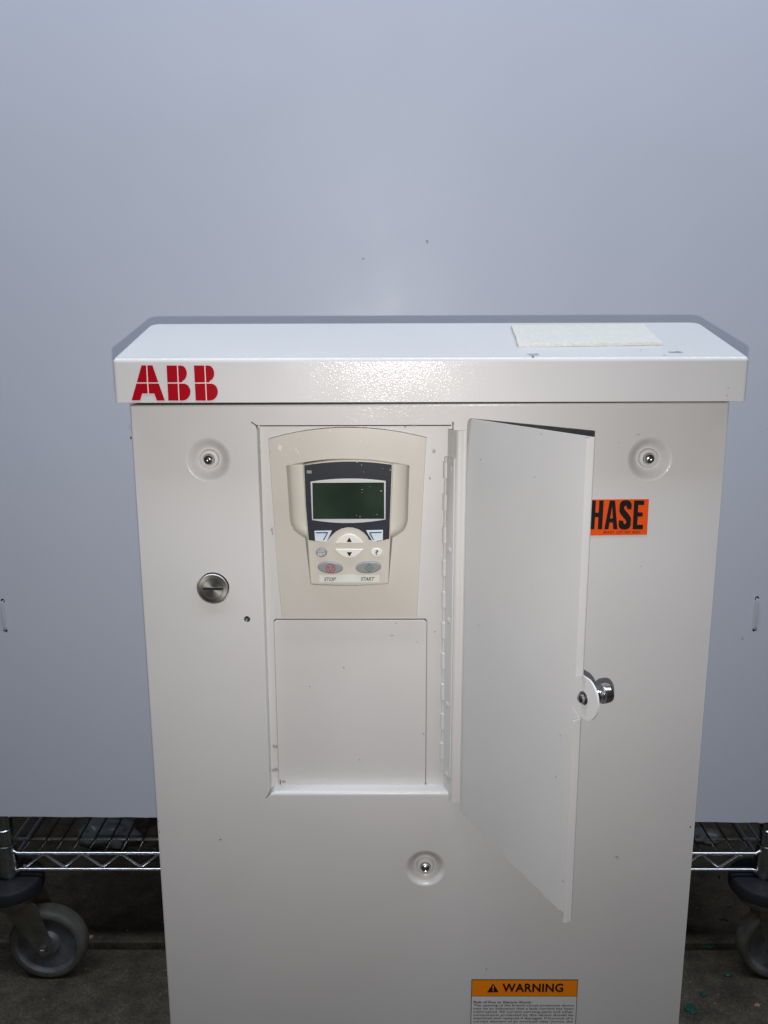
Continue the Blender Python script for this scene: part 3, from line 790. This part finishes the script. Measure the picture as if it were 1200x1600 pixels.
# hinge leaf on the flange and its knuckles
zh1 = H - (H-P(700, 715, 0.0).z); zh0 = P(697, 1213, 0.0).z
fh1 = (zh1-zl0)/hgt; fh0 = (zh0-zl0)/hgt
bm = bmesh.new(); strip([(-0.0042, 0.0083), (-0.0180, 0.0083)], fh0, fh1, 0.0012, bm); hl = obj('hinge', bm, 'door_paint', cab, angle=30)
pin = dpt(-0.0186, 0.0078, 0)
ys_k = [721, 772, 823, 873.5, 923, 971, 1019, 1067, 1113, 1159]
def ky(v): return P(698, v, pin.y).z
for k, v in enumerate(ys_k):
    za, zb_ = ky(v), ky(v+25.5)
    bm = lathe(bmesh.new(), [(0, zb_), (0.0026, zb_), (0.0030, zb_+0.0004), (0.0030, za-0.0004), (0.0026, za), (0, za)], (pin.x, pin.y, 0), 'z', 16); obj('knuckle', bm, 'paint', hl)
bm = lathe(bmesh.new(), [(0, zh0+0.001), (0.0021, zh0+0.001), (0.0021, zh1-0.001), (0, zh1-0.001)], (pin.x, pin.y, 0), 'z', 14); obj('hinge_pin', bm, 'paint', hl)
for v in (730, 855, 964, 1094, 1202):                     # painted screw heads on the leaf
    z_ = ky(v); q = dpt(-0.0095, 0.0089, (z_-zl0)/hgt)
    n_ = Vector((md.x, md.y, 0)); u_ = Vector((sd.x, sd.y, 0))
    bm = bmesh.new(); c0 = [bm.verts.new(q+(u_*math.cos(2*math.pi*k/14)+Vector((0, 0, 1))*math.sin(2*math.pi*k/14))*0.0028) for k in range(14)]
    c1 = [bm.verts.new(q+n_*0.0008+(u_*math.cos(2*math.pi*k/14)+Vector((0, 0, 1))*math.sin(2*math.pi*k/14))*0.0016) for k in range(14)]
    bridge(bm, c0, c1); bm.faces.new(c1); obj('rivet', bm, 'door_paint', hl)
# knob on the outer side of the tab, its screw end on the inner side
tc_ = dpt(ts, 0, tf); axv = Vector((-md.x, -md.y, 0))
def axis_lathe(prof_, origin, ax, n=32):
    bm = lathe(bmesh.new(), prof_, (0, 0, 0), 'z', n)
    bmesh.ops.transform(bm, matrix=Matrix.Translation(origin) @ ax.to_track_quat('Z', 'Y').to_matrix().to_4x4(), verts=bm.verts)
    return bm
kprof = [(0, 0.0013), (0.0058, 0.0014), (0.0060, 0.002), (0.0060, 0.0094), (0.0052, 0.0100), (0.0034, 0.0104), (0.0034, 0.0128), (0.0052, 0.0132), (0.0064, 0.0138), (0.0067, 0.0147), (0.0067, 0.0186), (0.0063, 0.0200), (0.0056, 0.0206), (0.003, 0.0207), (0, 0.0207)]
knob = obj('knob', axis_lathe(kprof, tc_, axv), 'chrome', door)
obj('screw_tip', axis_lathe([(0.0047, -0.0003), (0.0047, 0.0006), (0.0040, 0.0010), (0.0034, 0.0004), (0.0031, 0.0010), (0.0030, 0.0030), (0.0020, 0.0038), (0, 0.0039)], tc_, -axv, 28), 'dullchrome', knob)
for u, v, a, c, s in ((751.5, 718, 1.5, 1.8, 1), (836, 745, 1, 1.4, 2), (748, 977, 1.2, 1.2, 3), (876, 1149, 1.3, 1.4, 4), (869, 1213, 1.2, 1.2, 5), (880, 1377, 1.2, 2, 6), (846, 678, 2, 1, 7), (731.5, 687, 1, 1, 8), (766, 1060, 0.8, 1, 9)):
    rr = random.Random(s); bm = bmesh.new(); vs = []
    for i in range(10):
        t = 2*math.pi*i/10; k = 0.6+0.5*rr.random(); ss, ff = solve_door(u+a*k*math.cos(t), v+c*k*math.sin(t)); vs.append(bm.verts.new(dpt(ss, 0.0003, ff)))
    bm.faces.new(vs); obj('scuff_mark', bm, 'scuffg', door, smooth=False)

# ---- PHASE sticker
YS = -0.0003
def sq(pts, y): return pxs(pts, y)
bm = slab(sq([(887, 837.5), (1011, 835.5), (1014, 779.8), (890, 780.8)], YS), -0.00002, YS, 0.0)
st = obj('phase_label', bm, 'orange', cab, smooth=False, label='orange vinyl sticker reading PHASE')
def thick(path, w_, y):
    L, R2 = [], []
    for i, p in enumerate(path):
        a = Vector(path[max(i-1, 0)]); c = Vector(path[min(i+1, len(path)-1)]); t = (c-a).normalized(); n_ = Vector((-t.y, t.x))
        ww = w_*(abs(t.y)*1.0+abs(t.x)*0.95)
        L.append(tuple(Vector(p)+n_*ww/2)); R2.append(tuple(Vector(p)-n_*ww/2))
    return [[L[i], L[i+1], R2[i+1], R2[i]] for i in range(len(L)-1)]
T_, B2, K = 782.0, 827.0, 6.9
def rct(a, b_, c, d): return [(a, b_), (c, b_), (c, d), (a, d)]
def glyphs():
    g = []
    x = 900.5; g.append([rct(x, T_, x+K, B2)]+thick([(x+K-0.5, T_+3.3), (x+10, T_+3.3), (x+13, T_+6), (x+14, T_+12), (x+13, T_+19), (x+10, T_+22), (x+K-0.5, T_+22)], K, 0))
    x = 923.0; g.append([rct(x, T_, x+K, B2), rct(x+12.2, T_, x+12.2+K, B2), rct(x+K, T_+19, x+12.2, T_+26)])
    x = 945.3; m_ = x+10.5
    g.append([[(m_-4.2, T_), (m_-0.1, T_), (m_-0.1, T_+9), (x+6.6, B2), (x, B2)], [(m_-0.1, T_), (m_+4.0, T_), (x+20.6, B2), (x+14, B2), (m_-0.1, T_+9)], rct(x+6, T_+28, x+15, T_+34.5)])
    x = 967.6; pts = []
    for a in range(-20, 181, 20): pts.append((x+9.2+5.9*math.cos(math.radians(a)), T_+11.0-7.8*math.sin(math.radians(a))))
    pts += [(x+3.8, T_+15.5), (x+6.5, T_+19.5), (x+12, T_+25.5), (x+14.6, T_+29.5)]
    for a in range(0, -201, -20): pts.append((x+9.2+5.9*math.cos(math.radians(a)), T_+34.0-7.8*math.sin(math.radians(a))))
    g.append(thick(pts, K, 0))
    x = 989.6; g.append([rct(x, T_, x+K, B2), rct(x+K, T_, x+16, T_+7), rct(x+K, T_+18.5, x+14.6, T_+25), rct(x+K, B2-7, x+16, B2)])
    return g
for gl in glyphs():
    bm = bmesh.new()
    for k_, p in enumerate(gl):
        yy = YS-0.0002-0.000004*k_
        flat(pxs([(u-0.055*(v-805), v) for u, v in p], yy), yy, bm)
    obj('lettering', bm, 'black', st, smooth=False, weld=False)
text_px('small_print', 'BRADY  CAT. NO. 44231', 943, 833.5, 1000, 829.8, YS-0.0002, 'black', st, bold=0.01)

# ---- WARNING sticker
zt_l = PX(735, 1531.5, YS); zt_r = PX(902.5, 1529.8, YS)
wx0 = PX(736, 1565, YS)[0]; wx1 = PX(901.5, 1565, YS)[0]; wz1 = (zt_l[1]+zt_r[1])/2; wz0 = wz1-0.058
zhd = PX(820, 1556, YS)[1]
bm = slab([(wx0, wz0), (wx1, wz0), (wx1, wz1), (wx0, wz1)], -0.00002, YS, 0.0)
wl = obj('warning_label', bm, 'black', cab, smooth=False, label='white and orange warning sticker with black border')
bd_ = 0.00055
bm = flat([(wx0+bd_, zhd), (wx1-bd_, zhd), (wx1-bd_, wz1-bd_), (wx0+bd_, wz1-bd_)], YS-0.00015); obj('header_band', bm, 'warn', wl, smooth=False)
bm = flat([(wx0+bd_, wz0+bd_), (wx1-bd_, wz0+bd_), (wx1-bd_, zhd-0.0005), (wx0+bd_, zhd-0.0005)], YS-0.00015); obj('text_field', bm, 'paper', wl, smooth=False)
text_px('heading', 'WARNING', 784.5, 1550, 880.5, 1536.8, YS-0.0003, 'black', wl, bold=0.028, spacing=1.05)
bm = flat(rounded(sq([(761, 1550.6), (779.5, 1550.2), (770.5, 1536.6)], YS-0.0003), 0.0006, 3), YS-0.0003); obj('warning_triangle', bm, 'black', wl, smooth=False)
text_px('exclamation_mark', '!', 769.3, 1548.8, 771.7, 1540, YS-0.00042, 'warn', wl, bold=0.02)
lines = ['Risk of Fire or Electric Shock-', 'The opening of the branch-circuit protective device', 'may be an indication that a fault current has been', 'interrupted. All current-carrying parts and other', 'components protected by this device should be', 'examined and replaced if damaged. If burnout of a', 'current element of an overload relay occurs, the', 'complete overload relay must be replaced.']
tx0, tx1 = wx0+0.0024, wx1-0.0028
lh = 0.00345; zz = PX(820, 1567.3, YS)[1]
for i, s in enumerate(lines):
    frac = {0: 0.585, 7: 0.80}.get(i, 1.0)
    words = s.split(' ')
    desc = any(ch in s for ch in 'gpyq,')
    zc = zz-i*lh
    text_quad('text_line', s, tx0, tx0+(tx1-tx0)*frac, zc-(0.0005 if desc else 0), zc+0.0024, YS-0.0003, 'black', wl, bold=0.022 if i == 0 else 0.012)

# ------------------------------------------------------------------ keypad
KF = 0.0035
kx, kz = PX(545, 912, KF)
kp = thing('control_panel', 'beige handheld keypad with dark green display and buttons set in the bezel', 'control panel', (kx, KF, kz))
kout = pxs(arc_pts((472.8, 726.5), (544, 718.2), (614.8, 724.5), 16)+[(611.5, 800), (607, 911)]+arc_pts((605.5, 912.5), (545, 915), (486.5, 913), 8)+[(485, 911.5), (477, 800)], KF)
bm = slab(kout, 0.0175, KF, 0.0011, 4)
hs_ = obj('keypad_housing', bm, 'keybeige', kp)
YK = KF-0.00035
dark_p = pxs(arc_pts((475.2, 727.3), (544, 721.2), (612.2, 726.3), 16)+[(609.6, 800), (608.2, 841.8), (598, 844.3), (590.5, 846), (576, 843)]+[(545.5+35.7*math.cos(math.radians(a)), 859.5-35.7*math.sin(math.radians(a))) for a in (35, 50, 65, 80, 95, 110, 125, 140)]+[(509, 847.5), (492.5, 845.3), (482.4, 844), (478, 790)], YK)
bm = slab(dark_p, KF+0.0002, YK, 0.0)
obj('face_plate', bm, 'navy', kp, smooth=False)
YF = YK-0.0003
fr = pxs([(485.0, 752.6)]+arc_pts((488, 752.0), (544, 747.7), (600, 751.0), 12)+[(602.8, 751.2), (602.4, 811.8)]+arc_pts((600, 812.2), (544, 817.4), (490, 813), 12)+[(487.4, 812.7)], YF)
bm = slab(fr, KF, YF, 0.0002, 2); fo = obj('display_frame', bm, 'silver', kp)
YD = YF-0.00015
bm = flat(pxs([(487.9, 754.4), (600.2, 753.8), (600.4, 810.7), (489.2, 811.0)], YD), YD); dsp = obj('display', bm, 'lcd', kp, smooth=False)
for u, v, a, c, s in ((595.5, 767, 1.4, 1.2, 1), (566, 765, 1.6, 0.4, 2), (565.5, 769.5, 1.2, 0.3, 3), (557, 805.5, 0.8, 0.5, 4), (562.5, 807, 0.9, 0.7, 5), (589, 804, 0.8, 0.6, 6), (584, 804.5, 0.6, 0.4, 7), (578, 760.5, 0.6, 0.4, 8)):
    blot('dust_speck', u, v, a, c, YD-0.0002, 'scuffg', dsp, s)
for u, v, a, c, s in ((558, 722, 1.6, 0.8, 1), (565, 726.5, 0.5, 1.5, 2), (568.5, 737.5, 1.1, 0.4, 3), (598, 732.5, 0.6, 0.9, 4), (609.5, 734, 0.7, 1.5, 5)):
    blot('dust_speck', u, v, a, c, YK-0.0002, 'scuffg', kp, s)
bm = flat(pxs([(479.2, 735), (486.8, 735), (487, 739.8), (479.6, 739.8)], YK-0.0002), YK-0.0002); obj('status_light', bm, 'grey_btn', kp, smooth=False)
YBt = KF-0.0016
def button(pts, mat, bev=0.0009, depth=0.0016):
    return obj('button', slab(pxs(pts, KF-depth), KF+0.0005, KF-depth, bev, 4), mat, kp, angle=60)
# soft keys
k1 = button(rounded([(491.2, 829.8), (518.6, 829.3), (509.8, 847.6), (492.2, 845.2)], 0.9, 3), 'soft_btn', 0.0003)
YM = KF-0.0016-0.0004
def mark(polys, mat, par, y=YM, name='button_mark'):
    bm = bmesh.new()
    for p in polys: flat(pxs(p, y), y, bm)
    return obj(name, bm, mat, par, smooth=False, weld=False)
mark([[(493.2, 831.6), (513, 831.4), (512.2, 833.4), (493.2, 833.5)], [(510.2, 833.5), (512.3, 833.3), (506.3, 844.2), (504.6, 843.9)]], 'blue', k1)
k2 = button(rounded([(571.8, 829.0), (598.4, 828.3), (598.2, 844.0), (582.3, 846.6)], 0.9, 3), 'soft_btn', 0.0003)
mark([[(576.6, 831.5), (596.2, 831.0), (596.2, 832.9), (577.5, 833.4)], [(576.6, 833.3), (579, 833.3), (584.6, 843.4), (582.8, 843.7)]], 'blue', k2)
def seg(cx, y_flat, h, half, up):
    pts = [(cx-half, y_flat-(1.2 if up else -1.2))]+arc_pts((cx-half, y_flat-(2.0 if up else -2.0)), (cx, y_flat-(h if up else -h)), (cx+half, y_flat-(2.0 if up else -2.0)), 18)[1:-1]+[(cx+half, y_flat-(1.2 if up else -1.2)), (cx+half-1.5, y_flat), (cx-half+1.5, y_flat)]
    return pts
ku = button(seg(545.5, 850, 15.8, 22.2, True), 'white_btn')
mark([[(541.6, 846.9), (549.8, 846.9), (545.7, 839.8)]], 'black', ku)
kd = button(seg(545.5, 857.6, 15.0, 22.2, False), 'white_btn')
mark([[(541.8, 862.8), (550.2, 862.8), (546.0, 869.6)]], 'black', kd)
kl = button(ellipse(502.3, 863.4, 9.0, 7.4), 'grey_btn')
text_px('button_mark', 'LOC', 496.8, 863.0, 507.6, 858.6, YM, 'paletext', kl, bold=0.01)
text_px('button_mark', 'REM', 496.8, 868.6, 507.6, 864.2, YM, 'paletext', kl, bold=0.01)
kq = button(ellipse(588.4, 863.2, 9.0, 7.0), 'white_btn')
text_px('button_mark', '?', 586.2, 867.0, 591.2, 859.6, YM, 'blue', kq, bold=0.02)
ks = button(ellipse(516.0, 887.2, 20.0, 9.6, 48, 0.07), 'grey_btn', 0.0012)
def ring_poly(cx, cy, r, w_, n=28):
    a = ellipse(cx, cy, r, r, n); b2 = ellipse(cx, cy, r-w_, r-w_, n)
    return [[a[i], a[(i+1) % n], b2[(i+1) % n], b2[i]] for i in range(n)]
def poly_ring(pts, k):
    cx = sum(p[0] for p in pts)/len(pts); cy = sum(p[1] for p in pts)/len(pts); n = len(pts)
    q = [(cx+(x-cx)*k, cy+(y-cy)*k) for x, y in pts]
    return [[pts[i], pts[(i+1) % n], q[(i+1) % n], q[i]] for i in range(n)]
mark(ring_poly(516.6, 888.6, 7.3, 1.2)+poly_ring([(511.4, 885.4), (521.8, 885.4), (516.6, 894.6)], 0.66), 'redprint', ks)
kg = button(ellipse(575.8, 886.8, 20.0, 9.6, 48, -0.06), 'grey_btn', 0.0012)
mark(poly_ring([(577.0, 880.8), (584.0, 887.8), (577.0, 894.8), (570.0, 887.8)], 0.76)+[[(576.3, 884.6), (577.6, 884.6), (577.6, 891), (576.3, 891)]], 'green', kg)
bm = slab(pxs([(498.8, 898.6), (592.8, 898.4), (592.6, 909.6), (499.2, 909.8)], KF-0.0003), KF+0.0001, KF-0.0003, 0.0)
lb = obj('label_strip', bm, 'strip', kp, smooth=False)
text_px('lettering', 'STOP', 506.3, 908.0, 524.6, 902.2, KF-0.0005, 'greytext', lb, bold=0.018, shear=0.25)
text_px('lettering', 'START', 563.6, 907.6, 585.2, 901.8, KF-0.0005, 'greytext', lb, bold=0.018, shear=0.25)

# ------------------------------------------------------------------ litter on the floor
def flake(u, v, ru, rv, mat, name, label, cat, seed, rot=0.0, group=None):
    rr = random.Random(seed); bm = bmesh.new(); n = 16; top = []; bot = []; ph = rr.random()*6; p2 = rr.random()*6
    for i in range(n):
        t = 2*math.pi*i/n; k = 0.85+0.22*math.sin(2*t+ph)+0.14*math.sin(3*t+p2)+0.16*(rr.random()-0.5)
        a, c = ru*k*math.cos(t), rv*k*math.sin(t)
        q = PZ(u+a*math.cos(rot)-c*math.sin(rot), v+a*math.sin(rot)+c*math.cos(rot), 0)
        bot.append(bm.verts.new((q.x, q.y, 0.0003))); top.append(bm.verts.new((q.x, q.y, 0.0012+0.0025*rr.random())))
    bridge(bm, bot, top); bm.faces.new(bot)
    q = PZ(u, v, 0); cv = bm.verts.new((q.x, q.y, 0.004))
    for i in range(n): bm.faces.new((top[i], top[(i+1) % n], cv))
    o = obj(name, bm, mat, None, angle=25, wn=False); tag(o, label, cat, group)
G = 'green flakes on the concrete'
GL = 'small dark green flake lying on the concrete beside the cabinet'
flake(1079, 1577, 9, 11, 'greenflake', 'green_flake', 'largest dark green flake on the concrete beside the cabinet', 'flake', 1)
flake(1107, 1480, 10, 4, 'greenflake', 'green_flake', 'long thin dark green flake by the floor joint', 'flake', 2, -0.35)
flake(1099.5, 1554, 5.5, 6, 'greenflake', 'green_flake', GL, 'flake', 3, group=G)
flake(1136.5, 1524, 6, 4.5, 'greenflake', 'green_flake', GL, 'flake', 4, group=G)
flake(1104, 1362, 6, 3, 'greenflake', 'green_flake', 'dark green flake on the floor under the rack rail', 'flake', 5)
flake(1124, 1371, 2.5, 2.5, 'darkflake', 'dark_flake', 'tiny black speck on the floor under the rack rail', 'flake', 6)
flake(1131, 1437, 6, 3, 'darkflake', 'dark_flake', 'small black scrap on the concrete near the caster wheel', 'flake', 7, 0.3)
flake(1183, 1572, 4, 3, 'pinkflake', 'pink_chip', 'small pinkish chip on bare concrete', 'chip', 8)
flake(141, 1465, 5, 4, 'pinkflake', 'pink_chip', 'small pinkish chip beside a caster wheel', 'chip', 9)
rr = random.Random(11)
bm = bmesh.new()
for i in range(420):                                          # grit
    x = rr.uniform(-0.75, 0.75); y = rr.uniform(0.05, 0.75); s = rr.uniform(0.0006, 0.0018)
    v = [bm.verts.new((x+s*math.cos(a), y+s*math.sin(a), 0.0002)) for a in (0, 1.6, 3.1, 4.7)]; t = bm.verts.new((x, y, s*1.2))
    for k in range(4): bm.faces.new((v[k], v[(k+1) % 4], t))
M['grit'] = principled('grit', (0.17, 0.155, 0.13), 0.8)
o = obj('grit', bm, 'grit', None, smooth=False, weld=False); o['kind'] = 'stuff'
o['label'] = 'loose grit scattered on the concrete floor'; o['category'] = 'grit'
# crumpled clear bag and a pale paper scrap under the rack
def crumple(name, u, v, rx, ry, rz, mat, seed):
    q = PZ(u, v, 0); bm = bmesh.new(); bmesh.ops.create_icosphere(bm, subdivisions=4, radius=1)
    for p in bm.verts:
        d = p.co.normalized(); k = 1+0.35*noise.noise(d*1.7+Vector((seed, 0, 0)))+0.18*noise.turbulence(d*4+Vector((0, seed, 0)), 3, True)
        p.co = Vector((q.x+d.x*k*rx, q.y+d.y*k*ry, max(0.0005, rz*0.8+d.z*k*rz)))
    return obj(name, bm, mat, None, angle=180, wn=False)
o = crumple('plastic_bag', 172, 1316, 0.055, 0.035, 0.028, 'bag', 2); tag(o, 'crumpled greyish plastic bag on the floor beneath the wire shelf', 'bag')
o = crumple('paper_scrap', 1100, 1312, 0.030, 0.02, 0.012, 'bag', 5); tag(o, 'pale crumpled paper scrap on the floor beneath the wire shelf', 'paper')
